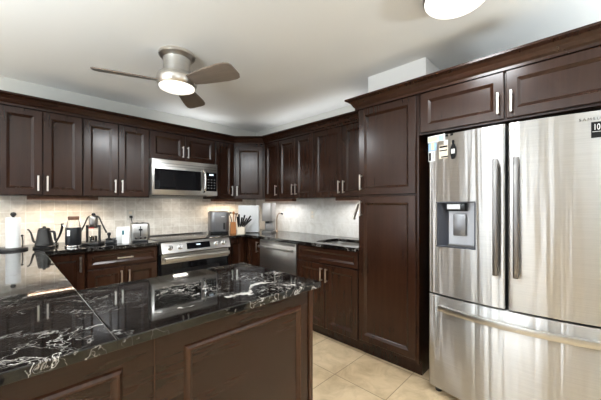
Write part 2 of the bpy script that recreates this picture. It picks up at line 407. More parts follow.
# crown mouldings
CP = [(-.0195, 2.090), (.006, 2.090), (.006, 2.106), (.012, 2.112), (.018, 2.118), (.028, 2.138), (.046, 2.156), (.066, 2.166), (.070, 2.168), (.070, 2.181), (-.0195, 2.181)]
tag(MB().sweep([(XF - .02, 1.478), (B.x, B.y), (A.x, A.y), (-.054, YF - .02)], CP).build('crown_molding', WOODH),
    'long dark wood crown molding on top of the back and sink-side wall cabinets', 'crown molding')
tag(MB().sweep([(PX - .02, -.178), (PX - .02, 1.406), (XF - .02 - .072, 1.406)], CP).build('crown_molding', WOODH),
    'nearer crown molding on top of the pantry and refrigerator cabinet', 'crown molding')

# base cabinets (doors stand 20 mm proud of the carcass)
BF = 3.055; BX = 2.135
def base_back(x0, x1, label, fronts, name='base_cabinet'):
    return cabinet(name, label, 'cabinet', (x0, BF), 0, x1 - x0, YB - BF - .001, 0, .883,
        [(k, a - x0, c - x0, p, q, None if hx is None else hx - x0, hz) for k, a, c, p, q, hx, hz in fronts], toe=True)
base_back(.19, .481, 'narrow single-door base cabinet in the left back corner under the kettle', [('door', .222, .476, .115, .872, .442, .78)])
base_back(.482, 1.066, 'base cabinet with one drawer over two doors left of the range', [('drawer', .488, 1.060, .725, .872, .774, .80), ('door', .488, .773, .115, .718, .743, .62), ('door', .776, 1.060, .115, .718, .806, .62)])
base_back(1.838, 2.132, 'dark wood base cabinet between the range and the inner corner', [('door', 1.845, 2.085, .115, .872, None, 0)])
def base_right(ya, yb, label, fronts):
    return cabinet('base_cabinet', label, 'cabinet', (BX, ya), R(-90), ya - yb, XR - BX - .001, 0, .883,
        [(k, ya - a, ya - c, p, q, None if hx is None else ya - hx, hz) for k, a, c, p, q, hx, hz in fronts], toe=True)
base_right(3.052, 2.752, 'narrow single-door base cabinet left of the dishwasher', [('door', 3.02, 2.757, .115, .872, 2.79, .78)])
def sink_body(m_):
    w_, d = 2.137 - 1.387, XR - BX - .001
    m_.box(.001, w_ - .001, 0, .018, .105, .883).box(.001, .019, .018, d, .105, .883).box(w_ - .019, w_ - .001, .018, d, .105, .883).box(.019, w_ - .019, .018, d, .105, .123).box(.019, w_ - .019, d - .012, d, .123, .883)
    m_.box(.001, w_ - .001, .06, d, 0, .105)
cabinet('sink_cabinet', 'dark wood sink base cabinet with a false drawer front above two doors', 'cabinet', (BX, 2.137), R(-90), .75, XR - BX - .001, 0, .883,
        [('drawer', .006, .744, .725, .872, None, 0), ('door', .006, .374, .115, .718, .344, .62), ('door', .377, .744, .115, .718, .407, .62)], toe=True, body=sink_body)
# left run and peninsula carcasses
o = thing('base_cabinet', 'dark base cabinet under the left run of countertop', 'cabinet', (.165, 1.56, 0), R(90))
MB().box(0, 1.49, 0, XL * -1 + .164, .105, .883).box(0, 1.49, .06, -XL + .164, 0, .105).build('body', WOOD, o)
for k in range(3): door_mesh(.45, .75).build('door', WOOD, o, loc=(.01 + .46 * k, 0, .115))
o = thing('peninsula_cabinet', 'dark wood peninsula with framed back panels under the near granite counter', 'cabinet', (XL, .947, 0), 0)
W = 1.036 - XL
MB().box(.001, W, 0, .585, .0, .883).build('body', WOODH, o)
def molding_frame(x0, x1, z0, z1):
    m_ = MB(); pr = [(0, 0), (.004, -.008), (.011, -.014), (.017, -.014), (.022, -.009), (.027, -.006), (.031, 0)]
    V = []; F = []
    for i, y in pr: V += [(x0 + i, y, z0 + i), (x1 - i, y, z0 + i), (x1 - i, y, z1 - i), (x0 + i, y, z1 - i)]
    for k in range(len(pr) - 1):
        for q in range(4): F.append((4 * k + q, 4 * k + (q + 1) % 4, 4 * k + 4 + (q + 1) % 4, 4 * k + 4 + q))
    m_.quads(V, F); bmesh.ops.recalc_face_normals(m_.bm, faces=m_.bm.faces[:]); return m_
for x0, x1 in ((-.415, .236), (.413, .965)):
    molding_frame(x0 - XL, x1 - XL, .16, .815).build('molding_frame', MOLDW, o)
MB().box(.318 - XL, .324 - XL, -.006, 0, .0, .883, .0015, 1).build('seam_strip', MOLDW, o)
MB().box(1.016 - XL, 1.042 - XL, -.008, .02, 0, .883, .002, 1).build('corner_strip', MOLDW, o)
for k in range(3): door_mesh(.44, .75).build('door', WOOD, o, loc=(W - .005 - .45 * k, .585, .115), rot=R(180)) if k < 2 else None

# countertops
ZC0, ZC = .884, .914
def slab(polys, label, name='countertop'):
    m_ = MB()
    for p in polys: m_.prism(p, ZC0, ZC, .003)
    return tag(m_.build(name, GRANITE), label, 'countertop')
slab([[(XL + .001, .907), (.2140, .907), (.2140, 3.010), (1.068, 3.010), (1.068, 3.653), (XL + .001, 3.653)]], 'veined black granite countertop running under the paper towels, kettle and toaster')
slab([[(.2148, .907), (1.062, .907), (1.062, 1.563), (.2148, 1.563)]], 'veined black granite countertop of the near peninsula')
# sink-side slab with a rounded cut-out
def rrect(x0, x1, y0, y1, r, n=6):
    pts = []
    for cx, cy, a in ((x1 - r, y1 - r, 0), (x0 + r, y1 - r, 90), (x0 + r, y0 + r, 180), (x1 - r, y0 + r, 270)):
        for k in range(n + 1): t = R(a + 90 * k / n); pts.append((cx + r * math.cos(t), cy + r * math.sin(t)))
    return pts
SX0, SX1, SY0, SY1 = 2.175, 2.56, 1.44, 1.955
def slab_hole(outer, hole):
    t = bmesh.new(); es = []
    for loop in (outer, hole):
        vv = [t.verts.new((x, y, ZC)) for x, y in loop]
        es += [t.edges.new((vv[i], vv[(i + 1) % len(vv)])) for i in range(len(vv))]
    bmesh.ops.triangle_fill(t, use_beauty=True, use_dissolve=False, edges=es)
    r = bmesh.ops.extrude_face_region(t, geom=t.faces[:]); bmesh.ops.translate(t, verts=[g for g in r['geom'] if isinstance(g, bmesh.types.BMVert)], vec=(0, 0, ZC0 - ZC))
    bmesh.ops.recalc_face_normals(t, faces=t.faces[:])
    m_ = MB(); m_._add(t); return m_
tag(slab_hole([(1.838, 3.010), (2.088, 3.010), (2.088, 1.387), (2.733, 1.387), (2.733, 3.653), (1.838, 3.653)], rrect(SX0, SX1, SY0, SY1, .07)).build('countertop', GRANITE),
    'L-shaped granite countertop holding the sink and the corner appliances', 'countertop')
# sink
o = thing('sink', 'undermount stainless steel sink in the right-hand counter', 'sink', ((SX0 + SX1) / 2, (SY0 + SY1) / 2, .70))
cx, cy = (SX0 + SX1) / 2, (SY0 + SY1) / 2
m_ = MB(); loops = []
for e, z, rr in ((.012, .1835, .075), (0.0, .1835, .07), (-.012, .03, .06), (-.03, .01, .05), (-.10, .004, .03)):
    loops.append([(x - cx, y - cy, z) for x, y in rrect(SX0 - e, SX1 + e, SY0 - e, SY1 + e, rr)])
V = sum(loops, []); n = len(loops[0]); F = []
for k in range(len(loops) - 1):
    for i in range(n): F.append((k * n + i, k * n + (i + 1) % n, (k + 1) * n + (i + 1) % n, (k + 1) * n + i))
F.append(tuple((len(loops) - 1) * n + i for i in range(n)))
m_.quads(V, F); m_.build('basin', STEEL, o, True)
MB().lathe([(0, .006), (.035, .006), (.042, .010), (.042, .004)], 0, 0, 24).build('drain', CHROME, o, True)
# faucets
o = thing('kitchen_faucet', 'tall curved metal faucet at the sink, partly hidden by the pantry', 'faucet', (2.64, 1.60, ZC))
MB().lathe([(0, 0), (.030, 0), (.030, .008), (.024, .014), (.021, .09), (.017, .10), (0, .10)], n=24).build('base', NICKEL, o, True)
MB().tube([(0, 0, .09), (0, 0, .26), (-.02, .005, .35), (-.09, .012, .395), (-.165, .02, .36), (-.21, .028, .285), (-.235, .032, .225)], [.013, .014, .014, .016, .018]).build('spout', NICKEL, o, True)
MB().tube([(.0, -.02, .06), (.02, -.05, .075), (.03, -.085, .10)], [.008, .006]).build('handle', NICKEL, o, True)
o = thing('filter_faucet', 'slim bronze gooseneck faucet by the corner appliances', 'faucet', (2.62, 3.03, ZC))
MB().lathe([(0, 0), (.018, 0), (.018, .006), (.010, .014), (.009, .04), (0, .04)], n=20).build('base', COPPER, o, True)
MB().tube([(0, 0, .03), (0, 0, .17), (.002, -.012, .225), (.006, -.045, .255), (.010, -.085, .25)], .007, 10).build('spout', COPPER, o, True)
MB().tube([(.010, -.078, .251), (.012, -.105, .244)], .010, 10).build('tip', BLACK, o, True)
# ------------------------------------------------------------------ refrigerator
FY0, FY1, FXE = -.135, .775, 2.06
def fx(y, bul=.055): return FXE - bul * (1 - ((y - .32) / .455) ** 2)
def curved_front(ya, yb, z0, z1, back=2.125, n=16, bul=.055, r=.012):
    """door whose front is a vertical cylinder arc, rounded at its two side edges"""
    pts = []
    for k in range(5):
        a = R(90 * k / 4); pts.append((fx(ya + r, bul) + r - r * math.sin(a), ya + r - r * math.cos(a)))
    for k in range(1, n): y = ya + r + (yb - ya - 2 * r) * k / n; pts.append((fx(y, bul), y))
    for k in range(5):
        a = R(90 * (4 - k) / 4); pts.append((fx(yb - r, bul) + r - r * math.sin(a), yb - r + r * math.cos(a)))
    pts += [(back, yb), (back, ya)]
    return MB().prism(pts, z0, z1, .003)
FR = thing('refrigerator', 'large stainless steel French-door refrigerator with water dispenser and bottom freezer', 'refrigerator', (2.4, .32, 0))
tf = Matrix.Translation((-2.4, -.32, 0))
MB().box(2.13, 2.73, FY0 + .005, FY1 - .005, .045, 1.735).build('body', DGREY, FR, tf=tf)
MB().box(2.14, 2.2, FY0 + .03, FY1 - .03, .012, .045).build('kick_plate', BLACK, FR, tf=tf)
for y in (FY0 + .05, FY1 - .05):
    MB().lathe([(0, 0), (.02, 0), (.022, .006), (.022, .03), (0, .03)], 2.105, y, 16).build('foot', RUBBER, FR, True, tf=tf)
MB().box(2.16, 2.22, FY0 + .02, FY1 - .02, 1.735, 1.755, .004).build('hinge_cover', DGREY, FR, tf=tf)
# left door, cut open for the dispenser
DY0, DY1, DZ0, DZ1 = .478, .716, 1.002, 1.302
m_ = MB()
for ya, yb, z0, z1 in ((.327, DY0, .683, 1.745), (DY0, DY1, .683, DZ0), (DY0, DY1, DZ1, 1.745), (DY1, FY1, .683, 1.745)):
    pts = []; n = 12; r = .012
    lo_round, hi_round = ya == .327, yb == FY1
    y_a, y_b = ya + (r if lo_round else 0), yb - (r if hi_round else 0)
    if lo_round: pts += [(fx(y_a) + r - r * math.sin(R(22.5 * k)), y_a - r * math.cos(R(22.5 * k))) for k in range(4)]
    pts += [(fx(y_a + (y_b - y_a) * k / n), y_a + (y_b - y_a) * k / n) for k in range(n + 1)]
    if hi_round: pts += [(fx(y_b) + r - r * math.sin(R(22.5 * k)), y_b + r * math.cos(R(22.5 * k))) for k in (3, 2, 1, 0)]
    pts += [(2.125, yb), (2.125, ya)]
    m_.prism(pts, z0, z1)
LD = m_.build('door', FRIDGE, FR, True, tf=tf)
RD = curved_front(FY0, .315, .683, 1.745).build('door', FRIDGE, FR, True, tf=tf)
DR = curved_front(FY0, FY1, .045, .672).build('freezer_drawer', FRIDGE, FR, True, tf=tf)
LD['label'] = 'left stainless door with the water dispenser'; RD['label'] = 'right stainless door with logo and sticker'
# dispenser
DP = MB().box(2.095, 2.122, DY0, DY1, DZ0, DZ1).build('dispenser', DISP, LD, tf=tf)
m_ = MB()
m_.prism([(fx(DY1) - .002, DY1), (fx(DY1) + .01, DY1), (2.094, DY1 - .052), (2.094, DY1 - .06), (fx(DY1 - .008) - .002, DY1 - .008)], DZ0 + .008, DZ1 - .008)
m_.prism([(fx(DY0) - .002, DY0), (2.094, DY0), (2.094, DY0 + .008), (fx(DY0 + .008) - .002, DY0 + .008)], DZ0 + .008, DZ1 - .008)
m_.box(fx(.60) + .002, 2.094, DY0, DY1, DZ1 - .008, DZ1).box(fx(.60) + .002, 2.094, DY0, DY1, DZ0, DZ0 + .008)
m_.build('dispenser_bezel', DISPD, DP, tf=tf)
m_ = MB(); m_.rbox(2.045, 2.094, .540, .662, 1.240, 1.293, .012); m_.build('spout_housing', BLACK, DP, True, tf=tf)
MB().box(2.041, 2.046, .572, .652, 1.252, 1.286, .002).build('spout_panel', SILVERP, DP, tf=tf)
MB().box(2.074, 2.0945, .548, .625, 1.078, 1.222, .006).build('paddle', GREYP, DP, True, tf=tf)
MB().box(2.05, 2.094, DY0 + .02, DY1 - .065, DZ0 + .008, DZ0 + .02, .003).build('drip_tray', DGREY, DP, tf=tf)
# handles
for y, par in ((.369, LD), (.273, RD)):
    x = fx(y)
    m_ = MB(); m_.box(x - .052, x - .028, y - .013, y + .013, .875, 1.545, .006, 3)
    for z in (.895, 1.525): m_.box(x - .03, x + .003, y - .010, y + .010, z - .014, z + .014, .003)
    m_.build('handle', HANDLE_F, par, True, tf=tf)
m_ = MB(); n = 20; pts = []
for k in range(n + 1): y = .695 - .75 * k / n; pts.append((fx(y) - .045 - .014 * math.sin(math.pi * k / n), y))
pts += [(x + .022, y) for x, y in pts[::-1]]
m_.prism(pts, .582, .620, .004)
for y in (.68, -.04): m_.box(fx(y) - .03, fx(y) + .004, y - .014, y + .014, .590, .612, .003)
m_.build('handle', STEEL, DR, True, tf=tf)
# wordmark and warranty sticker on the right door
def on_front(y): # rotation of a text lying on the front at y
    return math.atan2(-(2 * .055 / .455 ** 2) * (y - .32), 1)
yl = -.045
text_mesh('SAMSUNG', .019, LOGO, RD, 'wordmark', (fx(yl + .06) - .004 - 2.4, .024 - .32, 1.700), (R(90), 0, R(-90) + on_front(yl) * 1.0), .001, sx=1.1, sp=1.35)
m_ = MB(); ys = [-.022, -.105]
def decal(ya, yb, z0, z1, off=.0015, n=4):
    V = []; F = []
    for k in range(n + 1):
        y = ya + (yb - ya) * k / n
        V += [(fx(y) - off, y, z0), (fx(y) - off, y, z1), (fx(y) + .001, y, z0), (fx(y) + .001, y, z1)]
    for k in range(n):
        a = 4 * k; F += [(a, a + 4, a + 5, a + 1), (a + 1, a + 5, a + 7, a + 3), (a, a + 2, a + 6, a + 4)]
    F += [(0, 1, 3, 2), (4 * n, 4 * n + 2, 4 * n + 3, 4 * n + 1)]
    q = MB(); q.quads(V, F); return q
ST = decal(-.020, -.105, 1.612, 1.690).build('sticker', INK, RD, tf=tf); ST['label'] = 'black warranty sticker with a white 10'
text_mesh('10', .042, PAPER, ST, 'sticker_number', (fx(-.026) - .0045 - 2.4, -.027 - .32, 1.650), (R(90), 0, R(-90) + on_front(-.06)), .001, sx=.62)
decal(-.024, -.105, 1.640, 1.643, .003).build('sticker_line', LGREY, ST, tf=tf)
# magnets on the left door: (name, label, [(material, ya, yb, z0, z1)...])
MG = 'magnets on the refrigerator door'
def magnet(name, label, layers, cat='magnet'):
    (m0, ya, yb, z0, z1) = layers[0]
    base = decal(ya, yb, z0, z1, .003).build(name, m0); tag(base, label, cat, MG)
    for i, l in enumerate(layers[1:]): decal(l[1], l[2], l[3], l[4], .0042 + i * .0006).build('printed_patch', l[0], base)
    return base
def yz(u, v):     # pixel on the fridge front -> y, z
    x = 2.03
    for _ in range(6):
        t = (u - 300) / 290; z = x / (.713 + t * .701); y = z * (.701 - t * .713); x = fx(y)
    return y, 1.28 - (v - 205) / 290 * z
def rect(m, u0, v0, u1, v1):
    a, b_, c, d = yz(u0, v0), yz(u1, v1), yz(u0, v1), yz(u1, v0)
    return (m, a[0], b_[0], (c[1] + b_[1]) / 2, (a[1] + d[1]) / 2)
magnet('fridge_magnet', 'wide cream and blue magnet at the top left corner of the door', [rect(PAPER, 427.6, 135.5, 444.5, 142), rect(YEL, 428, 137, 437, 141.5), rect(BLUEP, 438.5, 135.5, 443.5, 140.5)])
magnet('fridge_magnet', 'blue and cream city-shaped magnet below the wide top-left one', [rect(BLUEP, 428.2, 143.5, 436, 151), rect(YEL, 431, 143.2, 433.8, 150)])
magnet('fridge_magnet', 'tiny dark bottle magnet lowest at the door edge', [rect(PAPER, 428.3, 151.5, 434.5, 161.5), rect(INK, 428.7, 153, 430.8, 161), rect(LGREY, 432, 152, 434, 159)])
magnet('fridge_magnet', 'cream book-shaped magnet with black bars', [rect(CREAM, 438.8, 145.2, 447.5, 158.5), rect(INK, 439.2, 146, 447, 147.6), rect(INK, 439.5, 150, 447, 151), rect(INK, 441, 156.2, 447.5, 157.4)])
magnet('fridge_magnet', 'left one of the two small black star magnets', [rect(INK, 445, 134.6, 447.6, 136.6)])
magnet('fridge_magnet', 'right one of the two small black star magnets', [rect(INK, 450, 133.5, 452.6, 135.5)])
magnet('fridge_magnet', 'small white round magnet between star magnets and book magnet', [rect(PAPER, 444, 140, 447.5, 144.5), rect(YEL, 445, 141, 446.6, 142.6)])
# bottle silhouette magnet
m_ = MB(); y0_, zt = yz(452.8, 140); _, zb = yz(452.8, 159)
sil = [(0.0, .010), (.30, .020), (.55, .019), (.72, .012), (.82, .007), (.92, .0085), (1.0, .006)]
V = []; F = []
for f, hw in sil:
    z = zb + (zt - zb) * f
    for s in (-1, 1):
        y = y0_ - s * hw; V += [(fx(y) - .004, y, z), (fx(y) + .001, y, z)]
for k in range(len(sil) - 1):
    a = 4 * k; F += [(a, a + 2, a + 6, a + 4), (a, a + 4, a + 5, a + 1), (a + 2, a + 3, a + 7, a + 6)]
F += [(0, 1, 3, 2), (4 * len(sil) - 4, 4 * len(sil) - 2, 4 * len(sil) - 1, 4 * len(sil) - 3)]
m_.quads(V, F); o = tag(m_.build('fridge_magnet', INK), 'black bottle-shaped magnet with grey front', 'magnet', MG)
decal(y0_ + .012, y0_ - .012, zb + .035, zb + .065, .0055).build('printed_patch', LGREY, o)

# ------------------------------------------------------------------ dishwasher
o = thing('dishwasher', 'stainless steel dishwasher under the right-hand counter', 'dishwasher', (2.40, 2.4445, 0))
tf = Matrix.Translation((-2.40, -2.4445, 0))
MB().box(2.14, 2.72, 2.139, 2.750, .105, .880).box(2.20, 2.72, 2.139, 2.750, 0, .105).build('body', BLACK, o, tf=tf)
dd = MB().box(2.108, 2.14, 2.141, 2.748, .115, .872, .004).build('door', STEEL, o, True, tf=tf)
m_ = MB(); m_.box(2.058, 2.078, 2.165, 2.724, .788, .816, .005)
for y in (2.185, 2.70): m_.box(2.07, 2.109, y - .01, y + .01, .792, .812, .002)
m_.build('handle', STEEL, dd, True, tf=tf)
MB().box(2.1065, 2.109, 2.15, 2.74, .842, .868).build('control_strip', STEELD, dd, tf=tf)

# ------------------------------------------------------------------ range
RX0, RX1 = 1.072, 1.833; rc = (RX0 + RX1) / 2
o = thing('range', 'slide-in stainless steel electric range with black glass cooktop', 'range', (rc, 3.3, 0)); tf = Matrix.Translation((-rc, -3.3, 0))
MB().box(RX0 + .001, RX1 - .001, 3.03, 3.65, .10, .905).box(RX0 + .02, RX1 - .02, 3.09, 3.65, 0, .10).build('body', BLACK, o, tf=tf)
ct = MB().box(RX0, RX1, 2.985, 3.650, .906, .917, .003).build('cooktop', COOKTOP, o, True, tf=tf)
for bx, by, br_ in ((1.26, 3.18, .105), (1.26, 3.46, .075), (1.64, 3.17, .085), (1.64, 3.45, .105)):
    MB().lathe([(br_ - .004, .9171), (br_ - .004, .9175), (br_, .9175), (br_, .9171)], bx, by, 40).build('burner_ring', DGREY, ct, tf=tf)
MB().box(RX0, RX1, 3.62, 3.652, .9175, .925, .002).build('rear_trim', STEELD, ct, tf=tf)
# slanted control panel: profile in (y, z)
def xprism(pr, x0, x1):
    V = [(x0, y, z) for y, z in pr] + [(x1, y, z) for y, z in pr]; n = len(pr)
    q = MB(); q.quads(V, [tuple(range(n))[::-1], tuple(range(n, 2 * n))] + [(k, (k + 1) % n, n + (k + 1) % n, n + k) for k in range(n)])
    bmesh.ops.recalc_face_normals(q.bm, faces=q.bm.faces[:]); return q
cp = xprism([(3.029, .905), (2.985, .905), (2.978, .897), (2.945, .800), (2.950, .792), (3.029, .792)], RX0, RX1).build('control_panel', STEEL, o, tf=tf)
sl = math.atan2(.033, .097)
def on_panel(z): return 2.945 + (z - .800) / .097 * .033
KM = Matrix.Rotation(R(90) - sl, 4, 'X')
for kx in (1.155, 1.255, 1.662, 1.752):
    kz = .850; m_ = MB()
    m_.lathe([(0, 0), (.025, 0), (.026, .004), (.022, .008), (.020, .028), (.017, .032), (0, .032)], n=28)
    m_.box(-.0035, .0035, -.019, .019, .031, .036, .001, 1)
    m_.bm.transform(Matrix.Translation((kx, on_panel(kz), kz)) @ KM)
    m_.build('knob', CHROME, cp, True, tf=tf)
m_ = MB(); m_.box(1.325, 1.585, -.031, .034, 0, .002); m_.bm.transform(Matrix.Translation((0, on_panel(.85), .85)) @ KM)
ds = m_.build('display', BGLASS, cp, tf=tf)
m_ = MB(); m_.box(1.43, 1.475, .004, .016, .002, .0026); m_.bm.transform(Matrix.Translation((0, on_panel(.85), .85)) @ KM)
m_.build('clock_digits', LCD, ds, tf=tf)
od = MB().box(RX0 + .002, RX1 - .002, 2.985, 3.029, .225, .785, .004).build('oven_door', BGLASS, o, True, tf=tf)
MB().box(RX0 + .004, RX1 - .004, 2.980, 2.9855, .69, .783, .002).build('door_trim', STEEL, od, tf=tf)
MB().box(RX0 + .12, RX1 - .12, 2.982, 2.9855, .33, .62, .001).build('oven_window', BLACK, od, tf=tf)
m_ = MB(); m_.box(RX0 + .02, RX1 - .02, 2.918, 2.944, .715, .760, .010, 3)
for x in (RX0 + .05, RX1 - .05): m_.box(x - .014, x + .014, 2.93, 2.982, .726, .752, .003)
m_.build('handle', STEEL, od, True, tf=tf)
MB().box(RX0 + .002, RX1 - .002, 2.985, 3.029, .105, .218, .004).build('warming_drawer', STEEL, o, tf=tf)

# ------------------------------------------------------------------ microwave
MX0, MX1, MZ0, MZ1, MY = 1.084, 1.846, 1.392, 1.778, 3.26
o = thing('microwave', 'stainless steel over-the-range microwave with black window', 'microwave', (1.465, 3.45, MZ0)); tf = Matrix.Translation((-1.465, -3.45, -MZ0))
MB().box(MX0, MX1, MY + .022, 3.652, MZ0, MZ1).build('body', STEELD, o, tf=tf)
mf = MB().box(MX0 + .001, MX1 - .001, MY, MY + .022, MZ0 + .002, MZ1 - .001, .004).build('front_frame', STEEL, o, True, tf=tf)
mw = MB().box(1.107, 1.632, MY - .003, MY + .0005, 1.447, 1.672, .001).build('door_window', BGLASS, o, tf=tf)
MB().box(1.16, 1.56, MY - .0042, MY - .003, 1.475, 1.648).build('window_mesh', MESHB, mw, tf=tf)
cp = MB().box(1.690, 1.833, MY - .003, MY + .0005, 1.447, 1.672, .001).build('control_panel', BGLASS, o, tf=tf)
MB().box(1.735, 1.79, MY - .0038, MY - .003, 1.637, 1.655).build('clock_digits', LCD, cp, tf=tf)
for r_ in range(4):
    for c_ in range(3): MB().box(1.715 + .04 * c_, 1.733 + .04 * c_, MY - .0038, MY - .003, 1.480 + .034 * r_, 1.489 + .034 * r_).build('button', BTN, cp, tf=tf)
m_ = MB(); pts = [(1.660, MY - .002, 1.43), (1.660, MY - .044, 1.46), (1.660, MY - .058, 1.56), (1.660, MY - .044, 1.66), (1.660, MY - .002, 1.69)]
m_.tube(pts, .013); m_.build('handle', CHROME, o, True, tf=tf)
m_ = MB()
for k in range(2): m_.box(MX0 + .02, MX1 - .02, MY - .0012, MY + .001, 1.703 + k * .03, 1.707 + k * .03)
m_.build('vent_groove', DGREY, mf, tf=tf)
MB().box(1.2, 1.72, 3.30, 3.60, MZ0 - .006, MZ0).build('grease_filter', DGREY, o, tf=tf)
d = bpy.data.lights.new('added_cooktop_fill', 'AREA'); d.shape = 'RECTANGLE'; d.size = .16; d.size_y = .06; d.energy = .8; d.color = (1, .93, .84)  # unseen lamp, added to brighten the backsplash behind the range
l = bpy.data.objects.new('added_cooktop_fill', d); C.objects.link(l); l.parent = o; l.location = (0, .0, -.008)

# ------------------------------------------------------------------ under-cabinet lights
def strip(label, x0, x1, y0_, y1_, warm, power):
    o = thing('under_cabinet_light', label, 'light', ((x0 + x1) / 2, (y0_ + y1_) / 2, 1.36), 0, 'under-cabinet strip lights')
    hx, hy = (x1 - x0) / 2, (y1_ - y0_) / 2
    MB().box(-hx, hx, -hy, hy, -.016, 0).box(-hx, hx, -hy, -hy + .006, -.032, -.016).box(-hx, hx, hy - .006, hy, -.032, -.016).box(-hx, -hx + .006, -hy + .006, hy - .006, -.032, -.016).box(hx - .006, hx, -hy + .006, hy - .006, -.032, -.016).build('housing', BROWNLID, o)
    MB().box(-hx + .01, hx - .01, -hy + .01, hy - .01, -.020, -.016).build('diffuser', STRIP if warm else STRIPR, o)
    d = bpy.data.lights.new('strip_glow', 'AREA'); d.shape = 'RECTANGLE'; d.size = 2 * hx - .02; d.size_y = 2 * hy - .02; d.energy = power
    d.color = (1, .80, .58) if warm else (.97, .98, 1)
    l = bpy.data.objects.new('strip_glow', d); C.objects.link(l); l.parent = o; l.location = (0, 0, -.022)
strip('warm strip light under the wall cabinet above the kettle', .13, .64, 3.42, 3.49, True, 2.6)
strip('strip light under the corner of the wall cabinets, above the air fryer', 1.90, 2.35, 3.46, 3.53, True, 2.6)
strip('strip light under the wall cabinets above the dishwasher', 2.53, 2.60, 2.63, 3.18, False, 2.2)
strip('strip light under the wall cabinet beside the pantry', 2.53, 2.60, 1.40, 1.95, False, 2.2)

def fill_strip(label, loc, rotz, length, power):  # unseen strips added on the cabinet tops to lift the ceiling brightness
    o = thing('added_fill_strip', label, 'light', loc, rotz)
    MB().box(-length / 2, length / 2, -.03, .03, 0, .022, .003, 1).build('housing', WHITEP, o)
    MB().box(-length / 2 + .01, length / 2 - .01, -.022, .022, .0215, .026).build('diffuser', FILL_DIFF, o)
    d = bpy.data.lights.new('fill_strip_glow', 'AREA'); d.shape = 'RECTANGLE'; d.size = length - .02; d.size_y = .044; d.energy = power; d.color = (.95, .98, 1)
    l = bpy.data.objects.new('fill_strip_glow', d); C.objects.link(l); l.parent = o; l.location = (0, 0, .028); l.rotation_euler = (R(180), 0, 0)
fill_strip('white fill strip added unseen to brighten the ceiling, lying on top of the back wall cabinets behind the crown molding', (1.7, 3.46, UZ1), 0, .8, .9)
fill_strip('white fill strip added unseen to brighten the ceiling, lying on top of the sink-side wall cabinets behind the crown molding', (2.54, 2.35, UZ1), R(90), 1.6, 1.35)

# ------------------------------------------------------------------ ceiling fan and ceiling light
FC = (.905, 2.19)
o = thing('ceiling_fan', 'flush-mounted brushed nickel ceiling fan with three brown blades and a light', 'ceiling fan', (*FC, HC))
MB().lathe([(0, 0), (.128, 0), (.130, -.006), (.128, -.02), (.112, -.036), (.101, -.042), (0, -.042)]).build('canopy', NICKEL, o, True)
MB().lathe([(.098, -.042), (.094, -.06), (.094, -.145), (.102, -.150), (.125, -.158), (.138, -.172), (.140, -.185), (0, -.185)]).build('motor_housing', STEEL, o, True)
MB().lathe([(0, -.185), (.138, -.185), (.142, -.19), (.142, -.222), (.132, -.240), (.128, -.246), (0, -.246)]).build('light_ring', NICKEL, o, True)
MB().lathe([(.126, -.246), (.122, -.256), (.095, -.268), (.05, -.275), (0, -.277)]).build('light_lens', GLOWF, o, True)
def blade():
    prof = [(.10, .040), (.14, .048), (.22, .062), (.32, .072), (.42, .080), (.49, .078), (.518, .068), (.53, .045)]
    V = []; F = []; n = len(prof)
    for r_, hw in prof:
        for s in (-1, 1):
            for z in (.004, -.004): V.append((r_, s * hw, z - s * hw * math.tan(R(15))))
    for k in range(n - 1):
        a = 4 * k
        F += [(a, a + 4, a + 6, a + 2), (a + 1, a + 3, a + 7, a + 5), (a, a + 1, a + 5, a + 4), (a + 2, a + 6, a + 7, a + 3)]
    F += [(0, 2, 3, 1), (4 * n - 4, 4 * n - 3, 4 * n - 1, 4 * n - 2)]
    q = MB(); q.quads(V, F); bmesh.ops.recalc_face_normals(q.bm, faces=q.bm.faces[:]); return q
for a in (160, 291, 48): blade().build('blade', BLADE, o, loc=(0, 0, -.212), rot=R(a))
d = bpy.data.lights.new('fan_lamp', 'AREA'); d.shape = 'DISK'; d.size = .24; d.energy = 22; d.color = (.93, .97, 1)
l = bpy.data.objects.new('fan_lamp', d); C.objects.link(l); l.parent = o; l.location = (0, 0, -.282)
o = thing('ceiling_light', 'round flush ceiling light with a white glass dome and nickel rim', 'ceiling light', (1.642, .478, HC))
MB().lathe([(0, 0), (.150, 0), (.160, -.012), (.164, -.03), (.162, -.050), (.154, -.056), (0, -.058)], n=56).build('rim', NICKEL, o, True)
MB().lathe([(.153, -.056), (.150, -.064), (.134, -.080), (.10, -.094), (.055, -.101), (0, -.103)], n=56).build('glass_dome', GLOW, o, True)
d = bpy.data.lights.new('ceiling_lamp', 'AREA'); d.shape = 'DISK'; d.size = .30; d.energy = 12; d.color = (.93, .97, 1)
l = bpy.data.objects.new('ceiling_lamp', d); C.objects.link(l); l.parent = o; l.location = (0, 0, -.12)

def added_uplight(label, x, y, power):  # out-of-view uplights, added so their bounce fills the ceiling
    o = thing('added_uplight_lamp', label, 'added lamp', (x, y, 0))
    MB().lathe([(0, 0), (.14, 0), (.145, .01), (.14, .025), (.03, .035), (0, .035)]).build('base', DGREY, o, True)
    MB().lathe([(0, .035), (.014, .035), (.014, 1.62), (0, 1.62)], n=16).build('pole', DGREY, o, True)
    MB().lathe([(0, 1.60), (.05, 1.61), (.16, 1.66), (.22, 1.74), (.215, 1.742), (.155, 1.67), (.05, 1.622), (0, 1.618)]).build('bowl_shade', DGREY, o, True)
    d = bpy.data.lights.new('added_uplight_bulb', 'AREA'); d.shape = 'DISK'; d.size = .36; d.energy = power; d.color = (.85, .95, 1)
    l = bpy.data.objects.new('added_uplight_bulb', d); C.objects.link(l); l.parent = o; l.location = (0, 0, 1.72); l.rotation_euler = (R(180), 0, 0)
added_uplight('tall dark uplight lamp, added unseen to brighten the ceiling, in the living room beyond the left countertop', -1.45, 1.1, 225)
added_uplight('tall dark uplight lamp, added unseen to brighten the ceiling, just behind the photographer', -.15, -1.2, 45)
